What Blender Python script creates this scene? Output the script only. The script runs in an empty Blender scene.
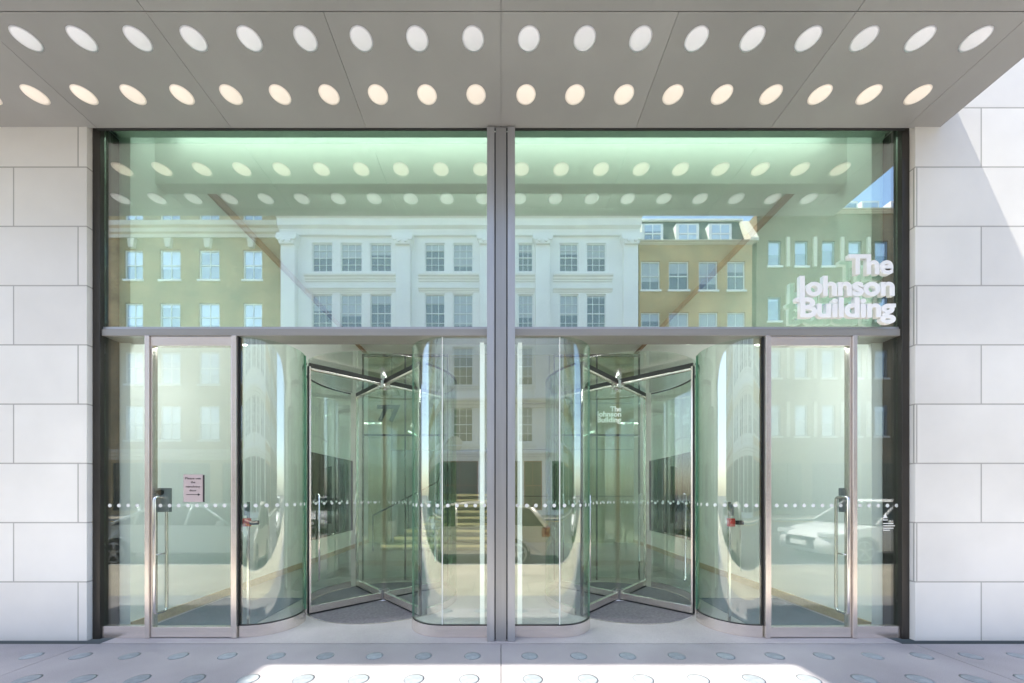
import bpy, bmesh, math, random
from mathutils import Vector, Matrix
random.seed(7)
S = bpy.context.scene
COL = S.collection
PI = math.pi
F = 367.0; CX = 501.0; CY = 493.0; EYE = 1.55; DG = 3.94   # focal length in pixels, principal point, eye height, distance to the glass

def wx(px, y=0.0): return (px - CX) * (DG + y) / F
def wz(py, y=0.0): return EYE + (CY - py) * (DG + y) / F

# ------------------------------------------------------------------ materials
def nmat(name):
    m = bpy.data.materials.new(name); m.use_nodes = True
    nt = m.node_tree
    for n in list(nt.nodes): nt.nodes.remove(n)
    out = nt.nodes.new('ShaderNodeOutputMaterial')
    return m, nt, out
def N(nt, t, **k):
    n = nt.nodes.new(t)
    for a, b in k.items():
        if a.startswith('i_'):
            n.inputs[a[2:].replace('_', ' ')].default_value = b
        else: setattr(n, a, b)
    return n
def L(nt, a, b): nt.links.new(a, b)

def pbr(name, col, rough=0.6, metal=0.0, var=0.08, scale=3.0, bump=0.0, bscale=40.0, spec=0.5, emis=None, estr=0.0, stretch=None, coat=0.0, rnd=0.0):
    m, nt, out = nmat(name)
    b = N(nt, 'ShaderNodeBsdfPrincipled')
    b.inputs['Roughness'].default_value = rough
    b.inputs['Metallic'].default_value = metal
    b.inputs['Specular IOR Level'].default_value = spec
    b.inputs['Coat Weight'].default_value = coat
    tc = N(nt, 'ShaderNodeTexCoord'); src = tc.outputs['Object']
    if stretch:
        mp = N(nt, 'ShaderNodeMapping'); mp.inputs['Scale'].default_value = stretch
        L(nt, src, mp.inputs['Vector']); src = mp.outputs['Vector']
    nz = N(nt, 'ShaderNodeTexNoise'); nz.inputs['Scale'].default_value = scale; nz.inputs['Detail'].default_value = 5
    L(nt, src, nz.inputs['Vector'])
    cr = N(nt, 'ShaderNodeValToRGB')
    c = Vector(col[:3])
    lo = c * (1 - var); hi = c * (1 + var)
    cr.color_ramp.elements[0].color = (*lo, 1); cr.color_ramp.elements[0].position = 0.3
    cr.color_ramp.elements[1].color = (*hi, 1); cr.color_ramp.elements[1].position = 0.7
    L(nt, nz.outputs['Fac'], cr.inputs['Fac']); L(nt, cr.outputs['Color'], b.inputs['Base Color'])
    if rnd:
        oi = N(nt, 'ShaderNodeObjectInfo'); rm = N(nt, 'ShaderNodeMapRange'); rm.inputs['To Min'].default_value = 1 - rnd; rm.inputs['To Max'].default_value = 1 + rnd
        mr_ = N(nt, 'ShaderNodeMix', data_type='RGBA', blend_type='MULTIPLY'); mr_.inputs['Factor'].default_value = 1
        L(nt, oi.outputs['Random'], rm.inputs['Value']); L(nt, cr.outputs['Color'], mr_.inputs[6]); L(nt, rm.outputs[0], mr_.inputs[7]); L(nt, mr_.outputs[2], b.inputs['Base Color'])
    if bump:
        n2 = N(nt, 'ShaderNodeTexNoise'); n2.inputs['Scale'].default_value = bscale; n2.inputs['Detail'].default_value = 4
        L(nt, src, n2.inputs['Vector'])
        bp = N(nt, 'ShaderNodeBump'); bp.inputs['Strength'].default_value = bump; bp.inputs['Distance'].default_value = 0.01
        L(nt, n2.outputs['Fac'], bp.inputs['Height']); L(nt, bp.outputs['Normal'], b.inputs['Normal'])
    if emis:
        b.inputs['Emission Color'].default_value = (*emis, 1); b.inputs['Emission Strength'].default_value = estr
    L(nt, b.outputs[0], out.inputs[0])
    return m

def glass(name, tint, refl, gcol=(1, 1, 1), wave=0.0, wscale=1.0, rough=0.0, edge=None):
    m, nt, out = nmat(name)
    tr = N(nt, 'ShaderNodeBsdfTransparent'); tr.inputs['Color'].default_value = (*tint, 1)
    gl = N(nt, 'ShaderNodeBsdfGlossy'); gl.inputs['Roughness'].default_value = rough; gl.inputs['Color'].default_value = (*gcol, 1)
    lw = N(nt, 'ShaderNodeLayerWeight'); lw.inputs['Blend'].default_value = 0.5
    pw = N(nt, 'ShaderNodeMath', operation='POWER'); pw.inputs[1].default_value = 5.0
    L(nt, lw.outputs['Facing'], pw.inputs[0])
    ma = N(nt, 'ShaderNodeMath', operation='MULTIPLY_ADD'); ma.inputs[1].default_value = 1 - refl; ma.inputs[2].default_value = refl
    L(nt, pw.outputs[0], ma.inputs[0])
    if edge:   # long path through the thickness at grazing angles: greener
        p3 = N(nt, 'ShaderNodeMath', operation='POWER'); p3.inputs[1].default_value = 2.6; L(nt, lw.outputs['Facing'], p3.inputs[0])
        mc = N(nt, 'ShaderNodeMix', data_type='RGBA'); mc.inputs[6].default_value = (*tint, 1); mc.inputs[7].default_value = (*edge, 1)
        L(nt, p3.outputs[0], mc.inputs[0]); L(nt, mc.outputs[2], tr.inputs['Color'])
        ma.inputs[1].default_value = .55
    mx = N(nt, 'ShaderNodeMixShader')
    L(nt, ma.outputs[0], mx.inputs[0]); L(nt, tr.outputs[0], mx.inputs[1]); L(nt, gl.outputs[0], mx.inputs[2])
    if wave:
        tc = N(nt, 'ShaderNodeTexCoord')
        nz = N(nt, 'ShaderNodeTexNoise'); nz.inputs['Scale'].default_value = wscale; nz.inputs['Detail'].default_value = 1
        L(nt, tc.outputs['Object'], nz.inputs['Vector'])
        bp = N(nt, 'ShaderNodeBump'); bp.inputs['Strength'].default_value = 1.0; bp.inputs['Distance'].default_value = wave
        L(nt, nz.outputs['Fac'], bp.inputs['Height']); L(nt, bp.outputs['Normal'], gl.inputs['Normal'])
    L(nt, mx.outputs[0], out.inputs[0])
    return m

def brick(name, c1, c2, mortar, bw=0.225, bh=0.075, rough=0.85, msize=0.012, var=0.25):
    m, nt, out = nmat(name)
    b = N(nt, 'ShaderNodeBsdfPrincipled'); b.inputs['Roughness'].default_value = rough
    tc = N(nt, 'ShaderNodeTexCoord')
    sx = N(nt, 'ShaderNodeSeparateXYZ'); L(nt, tc.outputs['Object'], sx.inputs[0])
    ad = N(nt, 'ShaderNodeMath', operation='ADD'); L(nt, sx.outputs[0], ad.inputs[0]); L(nt, sx.outputs[1], ad.inputs[1])
    cb = N(nt, 'ShaderNodeCombineXYZ'); L(nt, ad.outputs[0], cb.inputs[0]); L(nt, sx.outputs[2], cb.inputs[1])
    bt = N(nt, 'ShaderNodeTexBrick'); bt.inputs['Scale'].default_value = 1.0
    bt.inputs['Brick Width'].default_value = bw; bt.inputs['Row Height'].default_value = bh
    bt.inputs['Mortar Size'].default_value = msize
    bt.inputs['Color1'].default_value = (*c1, 1); bt.inputs['Color2'].default_value = (*c2, 1); bt.inputs['Mortar'].default_value = (*mortar, 1)
    L(nt, cb.outputs[0], bt.inputs['Vector'])
    nz = N(nt, 'ShaderNodeTexNoise'); nz.inputs['Scale'].default_value = 0.6; nz.inputs['Detail'].default_value = 6
    L(nt, tc.outputs['Object'], nz.inputs['Vector'])
    mr = N(nt, 'ShaderNodeMapRange'); mr.inputs['From Min'].default_value = 0.3; mr.inputs['From Max'].default_value = 0.7
    mr.inputs['To Min'].default_value = 1 - var; mr.inputs['To Max'].default_value = 1 + var * .5
    L(nt, nz.outputs['Fac'], mr.inputs['Value'])
    mx = N(nt, 'ShaderNodeMix', data_type='RGBA', blend_type='MULTIPLY'); mx.inputs['Factor'].default_value = 1
    L(nt, bt.outputs['Color'], mx.inputs[6]); L(nt, mr.outputs[0], mx.inputs[7])
    L(nt, mx.outputs[2], b.inputs['Base Color'])
    bp = N(nt, 'ShaderNodeBump'); bp.inputs['Strength'].default_value = 0.4; bp.inputs['Distance'].default_value = 0.01
    L(nt, bt.outputs['Fac'], bp.inputs['Height']); bp.invert = True
    L(nt, bp.outputs['Normal'], b.inputs['Normal'])
    L(nt, b.outputs[0], out.inputs[0])
    return m

M = {}
M['soffit'] = pbr('soffit_painted_metal', (0.28, 0.282, 0.285), 0.42, 0.0, 0.08, 1.0, 0.03, 90, rnd=.05)
M['slot'] = pbr('dark_slot', (0.015, 0.017, 0.016), 0.6)
M['lens_cool'] = pbr('cool_white_lens', (0.83, 0.85, 0.92), 0.35, emis=(0.93, 0.95, 1.0), estr=0.01, var=0.01, rnd=.05)
M['lens_warm'] = pbr('warm_lit_lens', (0.76, 0.72, 0.66), 0.35, emis=(1.0, 0.82, 0.70), estr=0.10, var=0.01, rnd=.05)
M['steel'] = pbr('brushed_steel', (0.78, 0.71, 0.66), 0.26, 0.8, 0.07, 9.0, 0.04, 60, stretch=(14, 14, 0.6))
M['steel_h'] = pbr('brushed_steel_rail', (0.84, 0.76, 0.70), 0.22, 0.8, 0.06, 9.0, 0.04, 60, stretch=(0.6, 14, 14))
M['alu'] = pbr('anodised_aluminium', (0.42, 0.43, 0.45), 0.36, 0.55, 0.05, 4.0, 0.02, 80, stretch=(6, 6, 0.4))
M['alu_mid'] = pbr('anodised_aluminium_plate', (0.34, 0.345, 0.35), 0.40, 0.5, 0.05, 4.0, 0.02, 80, stretch=(6, 6, 0.4))
M['transom'] = pbr('warm_grey_aluminium', (0.30, 0.29, 0.275), 0.40, 0.3, 0.05, 4.0, 0.02, 80, stretch=(.4, 6, 6))
M['polish'] = pbr('polished_steel', (0.75, 0.73, 0.72), 0.12, 1.0, 0.03)
M['black'] = pbr('black_gasket', (0.012, 0.012, 0.013), 0.5)
M['darkmetal'] = pbr('dark_bronze_metal', (0.06, 0.055, 0.05), 0.4, 0.6)
M['glass_up'] = glass('upper_pane_glass', (0.77, 0.92, 0.835), 0.35, (1.0, 0.99, 0.97), 0.0006, 0.8)
M['glass_lo'] = glass('lower_pane_glass', (0.93, 0.985, 0.955), 0.15, (1.0, 0.99, 0.96), 0.0005, 0.9)
M['glass_side'] = glass('side_pane_glass', (0.94, 0.985, 0.965), 0.085, (1.0, 0.99, 0.96), 0.0005, 0.9)
M['head_fill'] = pbr('door_head_fill', (0.9, 0.9, 0.88), 0.5, emis=(1.0, 1.0, 0.98), estr=13, var=0.0)  # added fill light for the side zones, not a real fitting
M['glass_curve'] = glass('curved_glass', (0.92, 0.975, 0.945), 0.14, (1.0, 1, 0.98), 0.001, 1.3, edge=(.50, .74, .62))
M['glass_leaf'] = glass('leaf_glass', (0.945, 0.98, 0.96), 0.05)
M['glass_in'] = glass('inner_screen_glass', (0.92, 0.965, 0.93), 0.05)
M['glass_edge'] = pbr('green_glass_edge', (0.08, 0.22, 0.15), 0.15, 0.0)
M['dot'] = pbr('white_film_dot', (0.72, 0.74, 0.73), 0.7, var=0.01)
M['white'] = pbr('white_enamel', (0.83, 0.83, 0.82), 0.4, var=0.02, emis=(1, 1, 1), estr=0.0)
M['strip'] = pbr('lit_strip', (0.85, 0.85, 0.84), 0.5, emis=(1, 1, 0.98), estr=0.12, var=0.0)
M['letter'] = pbr('white_letter_enamel', (0.92, 0.92, 0.91), 0.35, var=0.01)
M['letter_dim'] = pbr('white_film_lettering', (0.86, 0.88, 0.86), 0.6, var=0.01)
M['numeral'] = pbr('grey_film_numeral', (0.012, 0.02, 0.016), 0.6, var=0.02)
M['paper'] = pbr('pinkish_notice', (0.50, 0.42, 0.42), 0.7, var=0.03)
M['ink'] = pbr('dark_ink', (0.03, 0.025, 0.03), 0.7)
M['grey_box'] = pbr('grey_plastic', (0.17, 0.19, 0.20), 0.45, var=0.03)
M['red'] = pbr('red_plastic', (0.55, 0.03, 0.02), 0.4, var=0.03)
M['green_p'] = pbr('green_plastic', (0.03, 0.25, 0.10), 0.4, var=0.03)
M['wallp'] = pbr('lobby_wall_plaster', (0.84, 0.86, 0.84), 0.7, 0, 0.02, 0.6)
M['wall_back'] = pbr('lobby_back_panelling', (0.36, 0.34, 0.22), 0.5, 0, 0.10, 0.9)
M['ceil'] = pbr('lobby_ceiling_paint', (0.82, 0.84, 0.82), 0.8, 0, 0.02, 0.6)
M['bulk'] = pbr('white_bulkhead_paint', (0.84, 0.85, 0.82), 0.7, 0, 0.015, 0.5)
M['lobby_fill'] = pbr('ceiling_fill', (0.9, 0.9, 0.85), 0.5, emis=(0.98, 1.0, 0.98), estr=7.5, var=0.0)  # added fill light for the lobby, not a real fitting
M['lobby_fill2'] = pbr('dim_ceiling_fill', (0.9, 0.9, 0.85), 0.5, emis=(0.97, 1.0, 1.0), estr=1.1, var=0.0)  # weaker added fill light for the bulkhead face
M['nosing'] = pbr('lit_step_nosing', (0.5, 0.42, 0.2), 0.5, emis=(1.0, 0.86, 0.55), estr=0.07, var=0.02)
M['trim'] = pbr('warm_timber_trim', (0.34, 0.22, 0.14), 0.5, 0, 0.12, 4, stretch=(8, 1, 8))
M['timber'] = pbr('pale_timber', (0.46, 0.36, 0.22), 0.5, 0, 0.12, 4, stretch=(1, 8, 8))
M['mat'] = pbr('entrance_matting', (0.13, 0.155, 0.18), 0.95, 0, 0.15, 60, 0.3, 200)
M['disc'] = pbr('revolving_mat', (0.17, 0.155, 0.17), 0.95, 0, 0.22, 30, 0.3, 150)
M['panel'] = pbr('dark_wall_panel', (0.022, 0.018, 0.022), 0.25, 0, 0.2, 3)
M['stone_floor'] = brick('lobby_floor_stone', (0.50, 0.50, 0.46), (0.46, 0.46, 0.43), (0.33, 0.33, 0.30), 1.2, 0.6, 0.35, 0.004, 0.08)

def paving(name, base, dark, js, bw=0.9, bh=0.6, rough=0.6):
    m, nt, out = nmat(name)
    b = N(nt, 'ShaderNodeBsdfPrincipled'); b.inputs['Roughness'].default_value = rough
    tc = N(nt, 'ShaderNodeTexCoord')
    n1 = N(nt, 'ShaderNodeTexNoise'); n1.inputs['Scale'].default_value = 1.1; n1.inputs['Detail'].default_value = 6
    n2 = N(nt, 'ShaderNodeTexNoise'); n2.inputs['Scale'].default_value = 140; n2.inputs['Detail'].default_value = 3
    L(nt, tc.outputs['Object'], n1.inputs['Vector']); L(nt, tc.outputs['Object'], n2.inputs['Vector'])
    c = Vector(base)
    r1 = N(nt, 'ShaderNodeValToRGB'); r1.color_ramp.elements[0].position = .3; r1.color_ramp.elements[1].position = .72
    r1.color_ramp.elements[0].color = (*(c * .80), 1); r1.color_ramp.elements[1].color = (*(c * 1.12), 1)
    L(nt, n1.outputs['Fac'], r1.inputs['Fac'])
    r2 = N(nt, 'ShaderNodeMapRange'); r2.inputs['To Min'].default_value = .68; r2.inputs['To Max'].default_value = 1.28
    L(nt, n2.outputs['Fac'], r2.inputs['Value'])
    mx = N(nt, 'ShaderNodeMix', data_type='RGBA', blend_type='MULTIPLY'); mx.inputs['Factor'].default_value = 1
    L(nt, r1.outputs['Color'], mx.inputs[6]); L(nt, r2.outputs[0], mx.inputs[7])
    last = mx.outputs[2]
    if js:
        bt = N(nt, 'ShaderNodeTexBrick'); bt.inputs['Scale'].default_value = 1; bt.inputs['Mortar Size'].default_value = js
        bt.inputs['Brick Width'].default_value = bw; bt.inputs['Row Height'].default_value = bh
        bt.inputs['Color1'].default_value = (1, 1, 1, 1); bt.inputs['Color2'].default_value = (.9, .9, .9, 1); bt.inputs['Mortar'].default_value = (dark, dark, dark, 1)
        L(nt, tc.outputs['Object'], bt.inputs['Vector'])
        m2 = N(nt, 'ShaderNodeMix', data_type='RGBA', blend_type='MULTIPLY'); m2.inputs['Factor'].default_value = 1
        L(nt, last, m2.inputs[6]); L(nt, bt.outputs['Color'], m2.inputs[7]); last = m2.outputs[2]
    L(nt, last, b.inputs['Base Color'])
    bp = N(nt, 'ShaderNodeBump'); bp.inputs['Strength'].default_value = .25; bp.inputs['Distance'].default_value = .004
    L(nt, n2.outputs['Fac'], bp.inputs['Height']); L(nt, bp.outputs['Normal'], b.inputs['Normal'])
    L(nt, b.outputs[0], out.inputs[0])
    return m
M['pave'] = paving('honed_grey_paving', (0.315, 0.298, 0.308), .5, 0)
M['pave_in'] = paving('threshold_stone', (0.40, 0.37, 0.37), .5, 0)
M['pave_street'] = paving('street_slabs', (0.52, 0.47, 0.38), .55, 0.008)
M['lens_floor'] = pbr('pavement_lens', (0.23, 0.26, 0.28), 0.5, 0, 0.18, 18, rnd=.12)
M['asphalt'] = paving('asphalt', (0.085, 0.085, 0.09), .5, 0, rough=.9)
M['kerb'] = paving('granite_kerb', (0.36, 0.36, 0.37), .5, 0.006, 0.9, 5)
M['ground'] = pbr('city_ground', (0.14, 0.13, 0.12), 0.9, 0, 0.2, .2)
M['yellow'] = pbr('yellow_road_paint', (0.62, 0.45, 0.06), 0.8, 0, 0.15, 12)
M['whitepaint'] = pbr('white_road_paint', (0.72, 0.72, 0.70), 0.8, 0, 0.12, 12)
M['pier'] = brick('pale_limestone', (0.82, 0.81, 0.77), (0.74, 0.725, 0.69), (0.42, 0.41, 0.38), 1.35, 0.62, 0.75, 0.007, 0.16)
M['portland'] = pbr('portland_stone', (0.84, 0.83, 0.81), 0.8, 0, 0.05, .8, 0.1, 30)
M['brick_l'] = brick('stock_brick', (0.52, 0.34, 0.15), (0.38, 0.25, 0.11), (0.38, 0.32, 0.22), var=.4)
M['brick_r'] = brick('yellow_brick', (0.66, 0.42, 0.17), (0.52, 0.33, 0.14), (0.48, 0.38, 0.25), var=.35)
M['brick_d'] = brick('olive_brown_brick', (0.30, 0.20, 0.11), (0.22, 0.15, 0.085), (0.22, 0.18, 0.13), var=.4)
M['slate'] = brick('roof_slate', (0.085, 0.105, 0.095), (0.065, 0.085, 0.08), (0.04, 0.05, 0.05), 0.3, 0.2, 0.55)
M['cream'] = pbr('cream_render', (0.66, 0.60, 0.50), 0.8, 0, 0.06, 1)
M['wframe'] = pbr('white_sash_paint', (0.78, 0.78, 0.77), 0.5, 0, 0.02)
M['bframe'] = pbr('blue_grey_frame', (0.20, 0.25, 0.32), 0.5, 0, 0.02)
M['shopred'] = pbr('red_brown_joinery', (0.30, 0.07, 0.04), 0.45, 0, 0.12)
M['shopdark'] = pbr('dark_joinery', (0.04, 0.05, 0.05), 0.45, 0, 0.12)
def windowglass(name, dark, light, ior=2.4, scale=.9):
    m, nt, out = nmat(name)
    b = N(nt, 'ShaderNodeBsdfPrincipled'); b.inputs['Roughness'].default_value = .04
    b.inputs['IOR'].default_value = ior
    tc = N(nt, 'ShaderNodeTexCoord'); oi = N(nt, 'ShaderNodeObjectInfo')
    sx = N(nt, 'ShaderNodeSeparateXYZ'); L(nt, tc.outputs['Generated'], sx.inputs[0])
    # a roller blind drawn to a different height in each window
    mm = N(nt, 'ShaderNodeMath', operation='MULTIPLY_ADD'); mm.inputs[1].default_value = .8; mm.inputs[2].default_value = .15
    L(nt, oi.outputs['Random'], mm.inputs[0])
    gt = N(nt, 'ShaderNodeMath', operation='GREATER_THAN'); L(nt, sx.outputs[2], gt.inputs[0]); L(nt, mm.outputs[0], gt.inputs[1])
    mx = N(nt, 'ShaderNodeMix', data_type='RGBA'); L(nt, gt.outputs[0], mx.inputs[0])
    mx.inputs[6].default_value = (*dark, 1); mx.inputs[7].default_value = (*light, 1)
    L(nt, mx.outputs[2], b.inputs['Base Color'])
    nz = N(nt, 'ShaderNodeTexNoise'); nz.inputs['Scale'].default_value = scale; L(nt, tc.outputs['Object'], nz.inputs['Vector'])
    bp = N(nt, 'ShaderNodeBump'); bp.inputs['Strength'].default_value = 1; bp.inputs['Distance'].default_value = .004
    L(nt, nz.outputs['Fac'], bp.inputs['Height']); L(nt, bp.outputs['Normal'], b.inputs['Normal'])
    L(nt, b.outputs[0], out.inputs[0]); return m
M['pane'] = windowglass('sash_window_glass', (0.03, 0.035, 0.035), (0.34, 0.35, 0.33), 2.8)
M['pane_blue'] = windowglass('blue_window_glass', (0.05, 0.09, 0.15), (0.40, 0.50, 0.62), 4.5)
M['pane_shop'] = pbr('shop_window_glass', (0.03, 0.03, 0.03), .06, 0, .3, 2)
M['car_glass'] = pbr('car_glass', (0.012, 0.016, 0.018), .03, 0, .1)
M['tyre'] = pbr('tyre_rubber', (0.02, 0.02, 0.02), .8)
M['alloy'] = pbr('alloy_wheel', (0.45, 0.45, 0.46), .3, .9)
M['silver'] = pbr('silver_car_paint', (0.62, 0.58, 0.54), .28, .25, .02, coat=.6)
M['carwhite'] = pbr('white_car_paint', (0.82, 0.83, 0.84), .3, 0, .01, coat=.6)
M['carblue'] = pbr('blue_grey_car_paint', (0.40, 0.46, 0.50), .25, .2, .02, coat=.7)
M['plate'] = pbr('white_number_plate', (0.8, 0.8, 0.8), .5, 0, .01)
M['lamp'] = pbr('clear_headlamp', (0.75, 0.78, 0.8), .1, .2, .02)
M['taillamp'] = pbr('red_tail_lamp', (0.28, 0.02, 0.015), .2, 0, .05)

# ------------------------------------------------------------------ objects
def tag(o, label=None, cat=None, group=None, kind=None):
    if label: o['label'] = label
    if cat: o['category'] = cat
    if group: o['group'] = group
    if kind: o['kind'] = kind
    return o
def thing(name, label, cat, loc=(0, 0, 0), group=None):
    o = bpy.data.objects.new(name, None); COL.objects.link(o); o.location = loc
    o.empty_display_size = .2
    return tag(o, label, cat, group)
def origin_of(p):
    v = Vector((0, 0, 0))
    while p is not None:
        v = v + Vector(p.location); p = p.parent
    return v
class MB:
    def __init__(s): s.bm = bmesh.new()
    def box(s, x0, x1, y0, y1, z0, z1, bev=0.0):
        r = bmesh.ops.create_cube(s.bm, size=1.0)
        vs = r['verts']
        for v in vs:
            v.co = Vector(((x0 + x1) / 2 + v.co.x * (x1 - x0), (y0 + y1) / 2 + v.co.y * (y1 - y0), (z0 + z1) / 2 + v.co.z * (z1 - z0)))
        if bev:
            es = list({e for v in vs for e in v.link_edges})
            bmesh.ops.bevel(s.bm, geom=es, offset=bev, segments=2, affect='EDGES', profile=.5)
        return s
    def quad(s, a, b, c, d):
        s.bm.faces.new([s.bm.verts.new(p) for p in (a, b, c, d)]); return s
    def cyl(s, c, r, h, axis='Z', seg=24, r2=None, smooth=True):
        rr = bmesh.ops.create_cone(s.bm, cap_ends=True, segments=seg, radius1=r, radius2=r if r2 is None else r2, depth=h)
        vs = rr['verts']
        if axis == 'Y': R = Matrix.Rotation(PI / 2, 3, 'X')
        elif axis == 'X': R = Matrix.Rotation(PI / 2, 3, 'Y')
        else: R = Matrix.Identity(3)
        for v in vs: v.co = R @ v.co + Vector(c)
        if smooth:
            for f in {f for v in vs for f in v.link_faces}:
                if len(f.verts) == 4: f.smooth = True
        return s
    def dome(s, c, r, h, down=True, seg=32, rings=5):
        sg = -1 if down else 1
        prev = None
        top = s.bm.verts.new((c[0], c[1], c[2] + sg * h))
        rows = []
        for i in range(1, rings + 1):
            t = i / rings
            rad = r * t; z = h * (1 - t * t)
            rows.append([s.bm.verts.new((c[0] + rad * math.cos(2 * PI * k / seg), c[1] + rad * math.sin(2 * PI * k / seg), c[2] + sg * z)) for k in range(seg)])
        for k in range(seg):
            f = s.bm.faces.new([top, rows[0][k], rows[0][(k + 1) % seg]]); f.smooth = True
        for a, b in zip(rows, rows[1:]):
            for k in range(seg):
                f = s.bm.faces.new([a[k], b[k], b[(k + 1) % seg], a[(k + 1) % seg]]); f.smooth = True
        # flat back
        s.bm.faces.new(rows[-1])
        return s
    def tube(s, pts, r, seg=12, closed=False):
        pts = [Vector(p) for p in pts]; n = len(pts); rings = []
        up = None
        for i, p in enumerate(pts):
            if closed: t = (pts[(i + 1) % n] - pts[i - 1]).normalized()
            else: t = (pts[min(i + 1, n - 1)] - pts[max(i - 1, 0)]).normalized()
            if up is None:
                up = Vector((0, 0, 1)) if abs(t.z) < .9 else Vector((1, 0, 0))
            a = (up - t * up.dot(t)).normalized(); up = a
            b = t.cross(a)
            rings.append([s.bm.verts.new(p + (a * math.cos(2 * PI * k / seg) + b * math.sin(2 * PI * k / seg)) * r) for k in range(seg)])
        rng = range(n if closed else n - 1)
        for i in rng:
            A = rings[i]; B = rings[(i + 1) % n]
            for k in range(seg):
                f = s.bm.faces.new([A[k], A[(k + 1) % seg], B[(k + 1) % seg], B[k]]); f.smooth = True
        if not closed:
            s.bm.faces.new(rings[0]); s.bm.faces.new(rings[-1])
        return s
    def ribbon(s, path, z0, z1, t):
        """upright wall of thickness t following a plan path"""
        P = [Vector(p) for p in path]; n = len(P); A = []; B = []
        for i, p in enumerate(P):
            d = (P[min(i + 1, n - 1)] - P[max(i - 1, 0)]).normalized(); nn = Vector((-d.y, d.x))
            A.append(p + nn * t / 2); B.append(p - nn * t / 2)
        def V(p, z): return s.bm.verts.new((p.x, p.y, z))
        a0 = [V(p, z0) for p in A]; a1 = [V(p, z1) for p in A]; b0 = [V(p, z0) for p in B]; b1 = [V(p, z1) for p in B]
        sm = n > 2
        for i in range(n - 1):
            for q in ((a0[i], a0[i + 1], a1[i + 1], a1[i]), (b0[i + 1], b0[i], b1[i], b1[i + 1])):
                f = s.bm.faces.new(q); f.smooth = sm
        ta = [V(p, z1) for p in A]; tb = [V(p, z1) for p in B]; ua = [V(p, z0) for p in A]; ub = [V(p, z0) for p in B]
        for i in range(n - 1):
            s.bm.faces.new((ta[i], ta[i + 1], tb[i + 1], tb[i])); s.bm.faces.new((ub[i], ub[i + 1], ua[i + 1], ua[i]))
        for j in (0, n - 1):
            s.bm.faces.new((V(A[j], z0), V(A[j], z1), V(B[j], z1), V(B[j], z0)))
        return s
    def prism(s, poly, a0, a1, axis='X'):
        """extrude closed polygon (u,v) along axis: X -> (y,z); Y -> (x,z)"""
        def P(u, v, w): return (w, u, v) if axis == 'X' else (u, w, v)
        A = [s.bm.verts.new(P(u, v, a0)) for u, v in poly]; B = [s.bm.verts.new(P(u, v, a1)) for u, v in poly]
        n = len(poly)
        for i in range(n): s.bm.faces.new((A[i], A[(i + 1) % n], B[(i + 1) % n], B[i]))
        s.bm.faces.new(A[::-1]); s.bm.faces.new(B)
        return s
    def rot(s, ang, c):
        R = Matrix.Rotation(ang, 3, 'Z'); c = Vector((c[0], c[1], 0))
        for v in s.bm.verts: v.co = R @ (v.co - c) + c
        return s
    def build(s, name, mat, parent=None, loc=None):
        o0 = origin_of(parent)
        if parent is None and loc is not None: o0 = Vector(loc)
        bmesh.ops.recalc_face_normals(s.bm, faces=s.bm.faces)
        for v in s.bm.verts: v.co -= o0
        me = bpy.data.meshes.new(name); s.bm.to_mesh(me); s.bm.free()
        me.materials.append(M[mat] if isinstance(mat, str) else mat)
        o = bpy.data.objects.new(name, me); COL.objects.link(o)
        if parent is not None: o.parent = parent
        elif loc is not None: o.location = loc
        return o
def copy_tree(o, parent=None):
    c = o.copy(); COL.objects.link(c); c.parent = parent
    for ch in list(o.children): copy_tree(ch, c)
    return c

def text_bm(txt, width=None, size=1.0, bold=0.0, depth=.02, align='LEFT', spacing=1.0):
    cu = bpy.data.curves.new('lettering_curve', 'FONT'); cu.body = txt; cu.size = size; cu.offset = bold; cu.extrude = depth / 2
    cu.align_x = align; cu.space_character = spacing; cu.resolution_u = 6
    ob = bpy.data.objects.new('lettering_tmp', cu); COL.objects.link(ob)
    bpy.context.view_layer.update()
    me = bpy.data.meshes.new_from_object(ob.evaluated_get(bpy.context.evaluated_depsgraph_get()))
    bpy.data.objects.remove(ob)
    return me
def text(name, txt, mat, parent, x, y, z, cap, width, bold=0.0, depth=.02, align='LEFT', spacing=1.0, fat=0.0):
    """upright lettering facing the street; cap = capital height, width = line width"""
    me = text_bm(txt, size=1.0, bold=bold, depth=1.0, spacing=spacing)
    xs = [v.co.x for v in me.vertices]; w = max(xs) - min(xs); x0 = min(xs)
    sx = width / w; sz = cap / .73
    o0 = origin_of(parent)
    for v in me.vertices:
        u = (v.co.x - x0) * sx; 
        if align == 'RIGHT': u -= width
        if align == 'CENTER': u -= width / 2
        v.co = Vector((x + u, y - v.co.z * depth, z + v.co.y * sz)) - o0
    if fat:      # heavy strokes: the outline spread in eight directions, each copy a hair further back
        bm = bmesh.new()
        for k in range(9):
            m2 = me.copy(); a = k * PI / 4; rr = fat if k < 8 else 0
            for v in m2.vertices: v.co += Vector((rr * math.cos(a), .0011 * k, rr * math.sin(a)))
            bm.from_mesh(m2); bpy.data.meshes.remove(m2)
        bm.to_mesh(me); bm.free()
    me.materials.append(M[mat]); me.name = name
    o = bpy.data.objects.new(name, me); COL.objects.link(o); o.parent = parent
    return o

# ================================================================== THE SETTING
mb = MB(); mb.box(-250, 250, -250, 250, -.6, -.16); tag(mb.build('ground', 'ground'), kind='structure')
mb = MB(); mb.box(-90, 90, -18.2, -4.12, -.155, -.13); tag(mb.build('road', 'asphalt'), kind='structure')
mb = MB(); mb.box(-90, 90, -4.12, -3.97, -.15, -.004, .01); mb.box(-90, 90, -18.35, -18.2, -.15, -.004, .01); tag(mb.build('kerb', 'kerb'), kind='structure')
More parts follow.
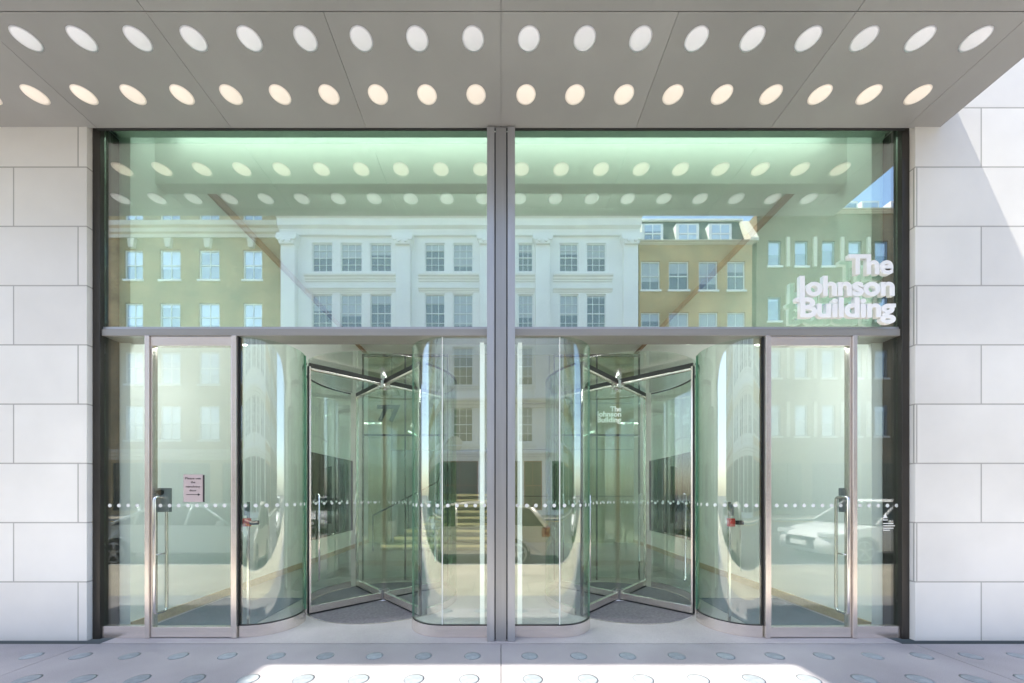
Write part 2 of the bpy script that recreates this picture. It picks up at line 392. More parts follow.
# near pavement: slabs of honed stone in front of the entrance (an open joint on the axis), street slabs further out
mb = MB()
for a, b in ((-8.48, -4.243), (-4.237, -.003), (.003, 4.237), (4.243, 8.48)):
    mb.box(a, b, -1.6, -.172, -.12, 0.0)
tag(mb.build('entrance_pavement', 'pave'), kind='structure')
mb = MB()
mb.box(-90, 90, -3.97, -1.606, -.12, 0.0); mb.box(-90, -8.486, -1.606, .4, -.12, 0.0); mb.box(8.486, 90, -1.606, .4, -.12, 0.0)
tag(mb.build('pavement', 'pave_street'), kind='structure')
mb = MB(); mb.box(-90, 90, -22.06, -18.35, -.12, 0.0); tag(mb.build('opposite_pavement', 'pave_street'), kind='structure')
mb = MB(); mb.box(-8.48, 8.48, -1.606, .4, -.13, -.1215); tag(mb.build('joint_bed', 'slot'), kind='structure')
mb = MB(); mb.box(-4.12, 4.12, -.166, 1.0, -.11, .003); tag(mb.build('threshold_floor', 'pave_in'), kind='structure')
mb = MB(); mb.box(-4.3, 4.3, 1.0, 9.5, -.11, .002); tag(mb.build('lobby_floor', 'stone_floor'), kind='structure')
mb = MB()
for yy in (-4.45, -4.62): mb.box(-90, 90, yy - .04, yy + .04, -.13, -.126)
for yy in (-17.7, -17.87): mb.box(-90, 90, yy - .04, yy + .04, -.13, -.126)
tag(mb.build('yellow_line', 'yellow'), kind='structure')
mb = MB()
for k in range(-12, 13): mb.box(k * 6 - 1, k * 6 + 1, -11.2, -11.1, -.13, -.126)
tag(mb.build('centre_line', 'whitepaint'), kind='structure')

# ================================================================== CANOPY
ZS = 5.38
cn = thing('entrance_canopy', 'deep grey flat canopy soffit with panel joints above the glazed entrance', 'canopy', (0, -.6, ZS))
mb = MB(); mb.box(-9.9, 4.6, -1.14, -.10, ZS + .012, ZS + .55); mb.build('canopy_body', 'soffit', cn)
xs = [-9.9, -8.48, -7.07, -5.655, -4.24, -2.83, -1.415, 0, 1.415, 2.83, 4.24, 4.6]
for a, b in zip(xs, xs[1:]):
    mb = MB(); mb.box(a + .0018, b - .0018, -1.018, -.088, ZS, ZS + .0105); mb.build('soffit_panel', 'soffit', cn)
for a, b in zip(xs[1::2], xs[3::2]):
    pass
for a, b in ((-9.9, -7.07), (-7.07, -2.83), (-2.83, 0), (0, 2.83), (2.83, 4.6)):
    mb = MB(); mb.box(a + .0025, b - .0025, -1.143, -1.024, ZS, ZS + .0105); mb.build('edge_panel', 'soffit', cn)
mb = MB(); mb.box(-4.25, 4.25, -.0955, -.008, ZS + .13, ZS + .18); mb.box(-4.25, 4.25, -.087, -.070, ZS - .012, ZS + .129); mb.build('shadow_gap', 'slot', cn)

ORD = ['first', 'second', 'third', 'fourth', 'fifth', 'sixth', 'seventh', 'eighth', 'ninth', 'tenth', 'eleventh', 'twelfth', 'thirteenth', 'fourteenth', 'fifteenth', 'sixteenth', 'seventeenth', 'eighteenth', 'nineteenth', 'twentieth']
def lens_row(name, mat, y, z, r, h, down, x0, sp, lbl, cat, group, nl, nr, seg=32):
    proto = None
    for sgn, side, n in ((-1, 'left', nl), (1, 'right', nr)):
        for k in range(n):
            x = sgn * (x0 + sp * k)
            if proto is None:
                mb = MB(); mb.dome((x, y, z), r, h, down, seg); o = mb.build(name, mat, None, (x, y, z)); proto = o
            else:
                o = proto.copy(); COL.objects.link(o); o.location = (x, y, z)
            tag(o, lbl % (ORD[k], side), cat, group)
lens_row('soffit_light', 'lens_cool', -.844, ZS - .001, .0935, .014, True, .235, .471, 'cool white soffit light, outer row, %s to the %s of the mullion', 'ceiling light', 'cool white round lights in the outer soffit row', 11, 9)
lens_row('soffit_light', 'lens_warm', -.41, ZS - .001, .0935, .014, True, .24, .471, 'warm lit soffit light, row nearest the glass, %s to the %s of the mullion', 'ceiling light', 'warm lit round lights in the inner soffit row', 12, 9)
lens_row('pavement_light', 'lens_floor', -.45, .0005, .079, .004, False, .272, .466, 'round pavement lens, row nearest doors, %s to the %s of the paving joint', 'pavement light', 'round pavement lenses in the row nearest the doors', 12, 12, 28)
lens_row('pavement_light', 'lens_floor', -.885, .0005, .085, .004, False, .264, .460, 'round pavement lens, row nearest street, %s to the %s of the paving joint', 'pavement light', 'round pavement lenses in the outer row', 12, 12, 28)

# ================================================================== GLAZED FRONT
sf = thing('glazed_shopfront', 'tall two-bay green tinted glass front with steel rails and a central mullion', 'glass front', (0, 0, 0))
ZT0, ZT1 = 3.225, 3.297       # transom
# central mullion
for s in (-1, 1):
    mb = MB(); a, b = sorted((s * .068, s * .146)); mb.box(a, b, -.12, .10, 0.004, ZS - .013, .003); m1 = mb.build('mullion', 'alu', sf)
mb = MB(); mb.box(-.056, .056, -.112, .06, 0.004, ZS - .014, .002); mb.build('mullion_cover', 'alu_mid', sf)
mb = MB(); mb.box(-.069, .069, -.06, .02, 0.0045, ZS - .016); mb.build('mullion_gasket', 'black', sf)
# transom in two lengths, with its deep underside
for s in (-1, 1):
    a, b = sorted((s * .147, s * 4.25))
    mb = MB(); mb.box(a, b, -.035, .20, ZT0, ZT1, .003); mb.build('transom', 'transom', sf)
    mb = MB(); mb.box(a, b, -.02, .03, ZT1 + .001, ZT1 + .028); mb.build('glazing_bead', 'alu', sf)
    mb = MB(); mb.box(a, b, -.006, .006, ZT1 + .012, ZS + .16); mb.build('upper_pane', 'glass_up', sf)
# end posts
for s in (-1, 1):
    a, b = sorted((s * 4.252, s * 4.33)); mb = MB(); mb.box(a, b, -.05, .15, 0, ZS + .1, .003); mb.build('end_post', 'darkmetal', sf)
# white inner posts each side of the mullion
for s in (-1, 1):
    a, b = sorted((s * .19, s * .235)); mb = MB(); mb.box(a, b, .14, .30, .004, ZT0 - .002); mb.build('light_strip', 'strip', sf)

UH = Vector((-1.70, 1.40))   # hub of the left revolving door (mirrored for the right one)
RD = 1.04
def dots(path, z, r, sp, name, parent, offs, start=.06):
    """manifestation dots on a pane, all one mesh (a printed pattern)"""
    mb = MB(); P = [Vector(p) for p in path]; acc = start; tot = 0
    for i in range(len(P) - 1):
        seg = (P[i + 1] - P[i]); Ls = seg.length; d = seg.normalized(); nn = Vector((-d.y, d.x))
        while acc <= tot + Ls:
            c = P[i] + d * (acc - tot) + nn * offs
            ring = [mb.bm.verts.new((c.x + d.x * r * math.cos(a), c.y + d.y * r * math.cos(a), z + r * math.sin(a))) for a in [2 * PI * k / 14 for k in range(14)]]
            mb.bm.faces.new(ring); acc += sp
        tot += Ls
    return mb.build(name, 'dot', parent)
ZDOT = wz(505.5)
def arc(c, r, a0, a1, n):
    return [(c[0] + r * math.cos(math.radians(a0 + (a1 - a0) * i / n)), c[1] + r * math.sin(math.radians(a0 + (a1 - a0) * i / n))) for i in range(n + 1)]
def mir(path, s): return path if s < 0 else [(-x, y) for x, y in path]

for s in (-1, 1):
    # nose beside the side door: facade -> forward bulge -> drum edge
    C1 = (UH.x - 1.07, .40 - .0)
    nose_o = [(-2.80, 0.0)] + arc(C1, .40, -90, 18, 20)
    C2 = (UH.x + 1.07, .40)
    nose_i = arc(C2, .40, 198, 270, 20)
    straight = [(nose_i[-1][0], 0.0), (-.147, 0.0)]
    for path, nm in ((nose_o, 'curved_pane'), (nose_i, 'curved_pane'), (straight, 'straight_pane')):
        p = mir(path, s)
        mb = MB(); mb.ribbon(p, .13, ZT0 - .002, .012); pn = mb.build(nm, 'glass_curve' if nm[0] == 'c' else 'glass_lo', sf)
        dots(p, ZDOT, .020, .098, 'dot_pattern', pn, -.0085 if s < 0 else .0085)
        mb = MB(); mb.ribbon(p, .004, .129, .03); mb.build('base_rail', 'steel_h', sf)
        mb = MB(); mb.ribbon(p, .1292, .139, .018); mb.build('gasket', 'black', sf)
    # pale joint line between straight and curved panes, and green free edges
    x = s * -nose_i[-1][0]
    for ex, ey in ((nose_o[-1][0], nose_o[-1][1]), (nose_i[0][0], nose_i[0][1])):
        X = ex if s < 0 else -ex
        mb = MB(); mb.box(X - .009, X + .009, ey + .001, ey + .019, .131, ZT0 - .003); mb.build('glass_edge', 'glass_edge', sf)
    X = nose_i[-1][0] if s < 0 else -nose_i[-1][0]
    mb = MB(); mb.box(X - .004, X + .004, -.008, .008, .131, ZT0 - .003); mb.build('silicone_joint', 'letter_dim', sf)
    # posts at the side door
    for pa, pb in ((-2.862, -2.812), (-3.785, -3.74)):
        a, b = (pa, pb) if s < 0 else (-pb, -pa)
        mb = MB(); mb.box(a, b, -.045, .06, .004, ZT0 - .001, .003); mb.build('door_post', 'steel', sf)
        mb = MB(); a2, b2 = (pb, pb + .012) if s < 0 else (-pb - .012, -pb)
        if pa > -3: mb.box(a2, b2, -.02, .03, .131, ZT0 - .003); mb.build('gasket', 'black', sf)
        else: mb.bm.free()
    # narrow side light
    a, b = (-4.251, -3.786) if s < 0 else (3.786, 4.251)
    mb = MB(); mb.box(a, b, -.006, .006, .13, ZT0 - .002); pn = mb.build('side_pane', 'glass_side', sf)
    dots([(a, 0), (b, 0)], ZDOT, .020, .098, 'dot_pattern', pn, -.0085)
    mb = MB(); mb.box(a, b, -.03, .03, .004, .129, .002); mb.build('base_rail', 'steel_h', sf)
# unseen glowing strips added behind the door heads to brighten the side zones
for s in (-1, 1):
    a, b = sorted((s * 2.9, s * 3.75))
    mb = MB(); mb.box(a, b, .202, .262, 3.252, 3.292); h_ = mb.build('head_fill_cap', 'alu', sf)
    mb = MB(); mb.box(a + .01, b - .01, .204, .26, 3.238, 3.2515); mb.build('head_fill', 'head_fill', h_)
# side doors: parts of the front
for s in (-1, 1):
    a, b = (-3.738, -2.864) if s < 0 else (2.864, 3.738)
    mb = MB(); mb.box(a + .02, b - .02, -.006, .006, .12, 3.12); dr = mb.build('side_door', 'glass_side', sf)
    dots([(a + .03, 0), (b - .03, 0)], ZDOT, .020, .098, 'dot_pattern', dr, -.0085)
    mb = MB(); mb.box(a + .002, b - .002, -.028, .028, .012, .119, .002); mb.build('bottom_rail', 'steel_h', dr)
    mb = MB(); mb.box(a + .002, b - .002, -.028, .028, 3.121, ZT0 - .006, .002); mb.build('top_rail', 'steel_h', dr)
    for u, v in ((a + .002, a + .019), (b - .019, b - .002)):
        mb = MB(); mb.box(u, v, -.026, .026, .12, 3.12); mb.build('door_stile', 'steel', dr)
    hx = wx(160.7) if s < 0 else wx(842); zt, zb = wz(497), wz(612)
    loop = []
    for cy, cz, a0 in ((.035, zt - .035, 0), (-.035, zt - .035, 90), (-.035, zb + .035, 180), (.035, zb + .035, 270)):
        for k in range(5):
            an = math.radians(a0 + k * 22.5); loop.append((hx, cy + .035 * math.cos(an), cz + .035 * math.sin(an)))
    mb = MB(); mb.tube(loop, .0145, 12, True)
    mb.tube([(hx, -.07, wz(554)), (hx, .07, wz(554))], .008, 8); mb.build('pull_handle', 'polish', dr)
    # card reader behind the glass at the door
    cx0, cx1 = (wx(155.5, .05), wx(170.5, .05)) if s < 0 else (wx(840, .05), wx(856, .05))
    mb = MB(); mb.box(cx0, cx1, .03, .07, wz(512, .05), wz(488, .05), .004); bx_ = mb.build('card_reader', 'grey_box', sf)
    mb = MB(); mb.cyl(((cx0 + cx1) / 2, .028, wz(492.5, .05)), .03, .02, 'Y', 20); mb.box((cx0 + cx1) / 2 - .045, (cx0 + cx1) / 2 + .03, .018, .029, wz(493, .05), wz(490.5, .05)); mb.build('reader_face', 'black', bx_)
# notice on the left side door
nt_ = thing('door_notice', 'pinkish paper notice with dark lettering and arrow on the left side door', 'notice', (wx(194), -.02, wz(488)))
mb = MB(); mb.box(wx(184.4), wx(203.6), -.0125, -.0085, wz(502), wz(474.5)); nb = mb.build('sheet', 'paper', nt_)
mb = MB(); mb.box(wx(203.6) + .001, wx(205.2), -.0125, -.007, wz(502), wz(475.0)); mb.build('dark_edge', 'ink', nt_)
for t_, yy, w_ in (('Please use', 479.4, 15.5), ('the', 483.2, 4.5), ('revolving', 487.6, 14), ('door', 491.4, 7)):
    text('lettering', t_, 'ink', nt_, wx(194), -.0135, wz(yy), .024, w_ / 93.15, .008, .001, 'CENTER')
mb = MB(); mb.box(wx(187.5), wx(199.5), -.0145, -.013, wz(494.9), wz(494.3))
mb.prism([(wx(199), wz(493.3)), (wx(201.4), wz(494.6)), (wx(199), wz(495.9))], -.0145, -.013, 'Y'); mb.build('arrow', 'ink', nt_)
# access notice film at the far right
an_ = thing('access_notice', 'small white film notice with triangle and lines on the right side pane', 'notice', (wx(883), -.01, wz(522)))
mb = MB(); z0 = wz(518); x0 = wx(882)
mb.prism([(x0, z0), (x0 + .05, z0), (x0 + .025, z0 + .05)], -.0095, -.0080, 'Y')
for i, (yy, w_) in enumerate(((519.8, 5), (523.3, 10.5), (525.6, 12), (528, 10.5), (530, 7))):
    mb.box(x0, x0 + w_ / 93, -.0095, -.0080, wz(yy + .5), wz(yy - .3))
mb.build('film_print', 'letter_dim', an_)
# big sign
sg = thing('building_sign', 'large white raised letters reading The Johnson Building on the upper right glass', 'sign', (wx(845), -.05, wz(300)))
for q_, (t_, yb, x_l) in enumerate((('The', 275.3, 846.5), ('Johnson', 297.4, 792.5), ('Building', 319.4, 796.5))):
    text('lettering', t_, 'letter', sg, wx(891.5, -.06), -.060 - .012 * q_, wz(yb - .9, -.06), .205, (891.5 - x_l - .5) / F * (DG - .06), .033, .04, 'RIGHT', .97)

# ================================================================== REVOLVING DOORS
def revolving(hx, hy, mirror, label):
    r = thing('revolving_door', label, 'revolving door', (hx, hy, 0))
    H = (hx, hy)
    for q in range(4):
        ang = math.radians(45 + 90 * q + (-2 if mirror < 0 else 2))
        def leafbox(x0, x1, y0, y1, z0, z1, bev=0):
            m_ = MB(); m_.box(hx + x0, hx + x1, hy + y0, hy + y1, z0, z1, bev); return m_
        m_ = leafbox(.05, .985, -.005, .005, .115, 3.11); m_.rot(ang, H); lf = m_.build('leaf', 'glass_leaf', r)
        m_ = leafbox(.045, .985, -.022, .022, 3.111, 3.134, .002); m_.rot(ang, H); m_.build('top_rail', 'steel_h', lf)
        m_ = leafbox(.045, 1.005, -.019, .019, 3.135, 3.198); m_.rot(ang, H); m_.build('top_brush', 'black', lf)
        m_ = leafbox(.045, .985, -.022, .022, .028, .114, .002); m_.rot(ang, H); m_.build('bottom_rail', 'steel_h', lf)
        m_ = leafbox(.045, 1.005, -.018, .018, .008, .027); m_.rot(ang, H); m_.build('bottom_brush', 'black', lf)
        m_ = leafbox(.986, 1.006, -.020, .020, .029, 3.155); m_.rot(ang, H); m_.build('leaf_stile', 'steel', lf)
        m_ = leafbox(1.007, 1.022, -.015, .015, .029, 3.155); m_.rot(ang, H); m_.build('edge_brush', 'black', lf)
        m_ = MB()
        m_.tube([(hx + .90, hy + .006, .42), (hx + .90, hy + .055, .44), (hx + .90, hy + .055, 1.52), (hx + .90, hy + .006, 1.54)], .011, 10); m_.rot(ang, H); m_.build('leaf_handle', 'polish', lf)
        c_, s_ = math.cos(ang), math.sin(ang)
        dots([(hx + c_ * .08, hy + s_ * .08), (hx + c_ * .96, hy + s_ * .96)], ZDOT, .018, .098, 'dot_pattern', lf, .0075)
    m_ = MB(); m_.cyl((hx, hy, .05), .045, .09, seg=24); m_.cyl((hx, hy, .012), .11, .016); m_.cyl((hx, hy, 3.20), .05, .2); m_.cyl((hx, hy, 3.09), .08, .035)
    for k in range(4):
        a = k * PI / 2; m_.box(hx + .07 * math.cos(a) - .02, hx + .07 * math.cos(a) + .02, hy + .07 * math.sin(a) - .02, hy + .07 * math.sin(a) + .02, 3.06, 3.17)
        m_.box(hx + .06 * math.cos(a) - .014, hx + .06 * math.cos(a) + .014, hy + .06 * math.sin(a) - .014, hy + .06 * math.sin(a) + .014, .03, .16)
    m_.build('hub', 'polish', r)
    # drum walls, curved glass left and right
    for a0, a1 in ((138, 223), (-43, 42)):
        path = arc(H, RD, a0, a1, 28)
        m_ = MB(); m_.ribbon(path, .10, 3.17, .012); d = m_.build('drum_glass', 'glass_curve', r)
        m_ = MB(); m_.ribbon(path, .006, .099, .028); m_.build('drum_base', 'steel_h', r)
        m_ = MB(); m_.ribbon(path, 3.171, 3.19, .018); m_.build('drum_top_trim', 'black', r)
        dots(path, ZDOT, .018, .098, 'dot_pattern', d, .0085)
    # glass ceiling of the drum with its thin ring
    m_ = MB(); m_.cyl((hx, hy, 3.206), RD + .01, .012, seg=64); m_.build('drum_ceiling', 'glass_leaf', r)
    # sunken mat
    m_ = MB(); m_.cyl((hx, hy, .0045), RD - .03, .006, seg=64, smooth=False); m_.build('floor_mat', 'disc', r)
    m_ = MB(); m_.ribbon(arc(H, RD - .02, 0, 360, 64), .002, .0085, .012); m_.build('mat_ring', 'steel', r)
    return r
revolving(UH.x, UH.y, -1, 'four-leaf glass revolving door to the left of the central mullion')
revolving(-UH.x, UH.y, 1, 'four-leaf glass revolving door to the right of the central mullion')

# door controls just inside the curved glass
for s in (-1, 1):
    X = wx(246.5, .12) if s < 0 else wx(731, .12)
    c = thing('door_control', 'black and red push button box inside the curved glass by the %s side door' % ('left' if s < 0 else 'right'), 'control box', (X, .12, 1.2), 'door control boxes')
    m_ = MB(); m_.box(X - .018, X + .018, .10, .14, 1.30, 1.43, .003); m_.build('key_switch', 'grey_box', c)
    m_ = MB(); m_.box(X - .03, X + .035, .10, .15, 1.18, 1.27, .004); b_ = m_.build('button_box', 'red', c)
    m_ = MB(); m_.cyl((X, .092, 1.225), .026, .016, 'Y', 20); m_.build('push_button', 'red', b_)
    m_ = MB(); m_.box(X + .045, X + .13, .10, .14, 1.20, 1.245, .003); m_.build('label_bar', 'black', c)
    m_ = MB(); m_.box(X - .012, X + .012, .141, .16, .01, 1.45); m_.build('mounting_post', 'polish', c)

# ================================================================== LOBBY
lb = thing('lobby', 'pale lobby walls and ceiling seen through the entrance glass', 'room', (0, 4, 0))
WX_ = 4.14; ZC = 5.86; YB = 7.5
for s in (-1, 1):
    a, b = sorted((s * WX_, s * (WX_ + .15)))
    mb = MB(); mb.box(a, b, .16, YB, .003, ZC); w = mb.build('side_wall', 'wallp', lb)
    a, b = sorted((s * WX_, s * (WX_ - .025)))
    mb = MB(); mb.box(a, b, .16, YB, .003, .11, .002); mb.build('skirting', 'timber', lb)
    mb = MB(); a, b = sorted((s * WX_, s * (WX_ - .02))); mb.box(a, b, 4.05, 6.2, .52, 2.44); pl = mb.build('dark_wall_panel', 'panel', lb)
    for k in range(5):
        mb = MB(); a2, b2 = sorted((s * (WX_ - .021), s * (WX_ - .04))); yk = 4.05 + 2.15 * k / 4; mb.box(a2, b2, yk - .012, yk + .012, .52, 2.44); mb.build('panel_joint', 'darkmetal', pl)
for s in (-1, 1):
    a, b = sorted((s * WX_, s * (WX_ - .05)))
    mb = MB(); mb.box(a, b, 1.2, YB - .02, ZC - .10, ZC - .005); mb.build('ceiling_trim', 'trim', lb)
mb = MB(); mb.box(-4.3, 4.3, .16, YB + .2, ZC, ZC + .2); mb.build('ceiling', 'ceil', lb)
mb = MB(); mb.box(-4.25, 4.25, .008, .16, ZS + .14, ZC); mb.build('head_beam', 'bulk', lb)
mb = MB(); mb.box(-WX_, WX_, .45, .60, 5.25, ZC - .002); mb.build('bulkhead', 'bulk', lb)
mb = MB(); mb.box(-2.4, 2.4, .75, 1.15, ZC - .03, ZC - .004); mb.build('ceiling_fill', 'lobby_fill', lb)  # unseen strip added behind the bulkhead to light the lobby
mb = MB(); mb.box(-3.9, 3.9, .20, .42, ZC - .03, ZC - .004); mb.build('ceiling_fill', 'lobby_fill2', lb)  # unseen strip added to light the front of the bulkhead
# back wall: panelled, with the opening to the stairs
mb = MB(); mb.box(-4.14, -3.45, YB, YB + .2, .003, ZC); mb.box(-.2, 4.14, YB, YB + .2, .003, ZC); mb.box(-3.45, -.2, YB, YB + .2, 2.9, ZC); mb.build('back_wall', 'wall_back', lb)
mb = MB()
for zz in (1.45, 2.9, 4.35): mb.box(.0, 4.13, YB - .006, YB - .001, zz - .008, zz + .008)
for xx in (.2, 1.5, 2.8): mb.box(xx - .008, xx + .008, YB - .012, YB - .007, .1, ZC - .01)
for xx in (-3.4, -1.8): mb.box(xx - .008, xx + .008, YB - .012, YB - .007, 2.95, ZC - .01)
mb.build('wall_joint', 'darkmetal', lb)
mb = MB(); mb.box(-3.6, 0, YB + 3.4, YB + 3.5, 0, 4.5); mb.box(-3.62, -3.46, YB + .2, YB + 3.4, 0, 4.5); mb.box(-.19, -.05, YB + .2, YB + 3.4, 0, 4.5); mb.build('stair_wall', 'wallp', lb)
# stairs start before the back wall
st = thing('staircase', 'wide lobby stairs with warm lit step fronts behind the left revolving door', 'staircase', (-1.8, 6.1, 0))
for k in range(9):
    y0 = 5.95 + .32 * k; z1 = .17 * (k + 1)
    xl = -3.25 + .26 * k if k < 5 else -2.0
    mb = MB(); mb.box(xl, -.25, y0, y0 + .32 if k < 8 else YB + 3.3, .004 + (.17 * k if k else 0), z1, .004); mb.build('step', 'wall_back', st)
    mb = MB(); mb.box(xl + .02, -.27, y0 - .012, y0 - .001, z1 - .085, z1 - .02); mb.build('lit_strip', 'nosing', st)
mb = MB(); mb.tube([(-3.4, 5.8, .95), (-2.0, 7.6, 1.9), (-2.0, 8.3, 2.3)], .022); mb.tube([(-3.4, 5.8, .95), (-3.4, 5.8, .01)], .018); mb.tube([(-2.7, 6.7, 1.42), (-2.7, 6.7, .02)], .018); mb.tube([(-2.0, 7.6, 1.9), (-2.0, 7.6, .02)], .018); mb.build('handrail', 'darkmetal', st)
# inner glazed screens behind the drums
for s in (-1, 1):
    g = thing('inner_screen', ('framed inner glass screen bearing the numeral 77' if s < 0 else 'framed inner glass screen bearing small white building lettering'), 'glass screen', (s * 1.7, 2.6, 0))
    a, b = sorted((s * 2.46, s * .95))
    for u, v in ((a, (a + b) / 2), ((a + b) / 2, b)):
        mb = MB(); mb.box(u + .012, v - .012, 2.595, 2.605, .03, 2.56); mb.build('pane', 'glass_in', g)
        mb = MB(); mb.box(u + .012, v - .012, 2.595, 2.605, 2.60, 3.95); mb.build('pane', 'glass_in', g)
    mb = MB()
    for u in (a, (a + b) / 2, b): mb.box(u - .011, u + .011, 2.58, 2.62, .005, 3.98)
    mb.box(a + .012, b - .012, 2.585, 2.615, 2.562, 2.598); mb.box(a - .011, b + .011, 2.58, 2.62, 3.981, 4.02); mb.build('frame', 'darkmetal', g)
    if s < 0:
        text('numeral', '77', 'numeral', g, wx(377.5, 2.6), 2.585, wz(421, 2.6), .285, 23 * 6.54 / F, .045, .006)
    else:
        for t_, yb, xl in (('The', 411.5, 610), ('Johnson', 416.6, 596), ('Building', 422.3, 597)):
            text('lettering', t_, 'letter_dim', g, wx(621, 2.6), 2.585, wz(yb, 2.6), .092, (621 - xl) * 6.54 / F, .03, .006, 'RIGHT')
# side mats
for s in (-1, 1):
    a, b = sorted((s * 4.05, s * 2.9))
    mb = MB(); mb.box(a, b, .12, 1.45, .0035, .010); tag(mb.build('entrance_mat', 'mat', None, ((a + b) / 2, .8, .0035)), 'dark blue grey ribbed mat inside the %s side door' % ('left' if s < 0 else 'right'), 'mat', 'mats inside the side doors')

# ================================================================== OUR BUILDING
ob_ = thing('office_building', 'pale limestone office building around the glazed entrance', 'building', (0, .2, 0))
for x0, x1 in ((-14, -4.335), (4.335, 14)):
    mb = MB(); mb.box(x0, x1, -.10, .35, .002, ZS + .6 if x0 < 0 else 18); mb.build('pier', 'pier', ob_)
mb = MB(); mb.box(-14, 14, -.02, .4, ZS + .56, 18); mb.build('upper_wall', 'pier', ob_)
mb = MB(); mb.box(-14, 14, .4, 12, 5.95 + .2, 18); mb.build('upper_block', 'cream', ob_)
for x0, x1, nm in ((-8.4, -5.33, 'l'), (-.5, 2.2, 'r')):  # unseen slabs added above the canopy to shade both ends of the sunlit patch
    mb = MB(); mb.box(x0, x1, -1.80, -.021, 7.0, 7.16, .005); bl = mb.build('shade_slab', 'portland', ob_)
    mb = MB()
    for k in range(int((x1 - x0) / .12)): mb.box(x0 + .05 + k * .12, x0 + .062 + k * .12, -1.76, -1.75, 7.161, 8.05)
    mb.box(x0 + .03, x1 - .03, -1.78, -1.73, 8.051, 8.09); mb.build('shade_slab_rail', 'darkmetal', bl)

# ================================================================== OPPOSITE SIDE OF THE STREET
LO = 26.0; YO = -(LO - DG)
def ox(px): return (px - CX) * LO / F
def oz(py): return EYE + (CY - py) * LO / F
WCACHE = {}
def window(parent, x0, x1, z0, z1, yf, cols, rows, fmat='wframe', pmat='pane', sill=True, rec=.16):
    """a sash window standing in its opening; facing +Y"""
    w = round(x1 - x0, 2); h = round(z1 - z0, 2); key = (w, h, cols, rows, fmat, pmat, sill)
    o0 = origin_of(parent); loc = Vector(((x0 + x1) / 2, yf, z0)) - o0
    if key in WCACHE:
        fr = WCACHE[key]; c = fr.copy(); COL.objects.link(c); c.parent = parent; c.location = loc
        for ch in fr.children:
            d = ch.copy(); COL.objects.link(d); d.parent = c
        return c
    t = .07
    mb = MB(); W = w / 2
    mb.box(-W, -W + t, -rec, -rec + .08, 0, h); mb.box(W - t, W, -rec, -rec + .08, 0, h)
    mb.box(-W + t, W - t, -rec, -rec + .08, 0, t); mb.box(-W + t, W - t, -rec, -rec + .08, h - t, h)
    for i in range(1, cols): x = -W + w * i / cols; mb.box(x - .018, x + .018, -rec + .01, -rec + .06, t, h - t)
    for j in range(1, rows):
        z = h * j / rows; tt = .03 if j * 2 == rows else .016; mb.box(-W + t, W - t, -rec + .012, -rec + .064, z - tt, z + tt)
    fr = mb.build('window', fmat); fr.parent = parent; fr.location = loc
    def sub(m_, nm, mt):
        o = m_.build(nm, mt); o.parent = fr; return o
    mb = MB(); mb.box(-W + t * .5, W - t * .5, -rec - .01, -rec + .02, t * .5, h - t * .5); sub(mb, 'pane', pmat)
    if sill: mb = MB(); mb.box(-W - .08, W + .08, -rec, .09, -.13, -.003); sub(mb, 'sill', 'portland')
    WCACHE[key] = fr
    return fr
def wall_with_holes(parent, x0, x1, z0, z1, yf, holes, mat, name='wall', rec=.2, depth=9):
    mb = MB(); bm = mb.bm
    xs = sorted({x0, x1, *[h[0] for h in holes], *[h[1] for h in holes]}); zs = sorted({z0, z1, *[h[2] for h in holes], *[h[3] for h in holes]})
    for i in range(len(xs) - 1):
        for j in range(len(zs) - 1):
            cx, cz = (xs[i] + xs[i + 1]) / 2, (zs[j] + zs[j + 1]) / 2
            if cx < x0 or cx > x1 or cz < z0 or cz > z1: continue
            if any(h[0] < cx < h[1] and h[2] < cz < h[3] for h in holes): continue
            mb.quad((xs[i], yf, zs[j]), (xs[i + 1], yf, zs[j]), (xs[i + 1], yf, zs[j + 1]), (xs[i], yf, zs[j + 1]))
    bmesh.ops.remove_doubles(bm, verts=bm.verts, dist=.0005)
    for a, b, c, d in holes:
        y2 = yf - rec
        mb.quad((a, yf, c), (a, y2, c), (a, y2, d), (a, yf, d)); mb.quad((b, yf, c), (b, yf, d), (b, y2, d), (b, y2, c))
        mb.quad((a, yf, d), (a, y2, d), (b, y2, d), (b, yf, d)); mb.quad((a, yf, c), (b, yf, c), (b, y2, c), (a, y2, c))
    mb.box(x0 + .001, x1 - .001, yf - depth, yf - rec - .002, z0, z1 - .01)
    mb.quad((x0, yf, z0), (x0, yf - rec - .01, z0), (x0, yf - rec - .01, z1), (x0, yf, z1)); mb.quad((x1, yf, z0), (x1, yf - rec - .01, z0), (x1, yf - rec - .01, z1), (x1, yf, z1))
    mb.quad((x0, yf, z1), (x1, yf, z1), (x1, yf - rec - .01, z1), (x0, yf - rec - .01, z1))
    return mb.build(name, mat, parent)
def cornice(parent, x0, x1, yf, z0, z1, out, name='cornice', mat='portland'):
    h = z1 - z0
    poly = [(yf - .05, z0), (yf + out * .2, z0), (yf + out * .25, z0 + h * .25), (yf + out * .5, z0 + h * .32), (yf + out * .55, z0 + h * .6), (yf + out * .9, z0 + h * .68), (yf + out, z0 + h * .95), (yf + out, z1), (yf - .05, z1)]
    mb = MB(); mb.prism(poly, x0, x1, 'X'); return mb.build(name, mat, parent)

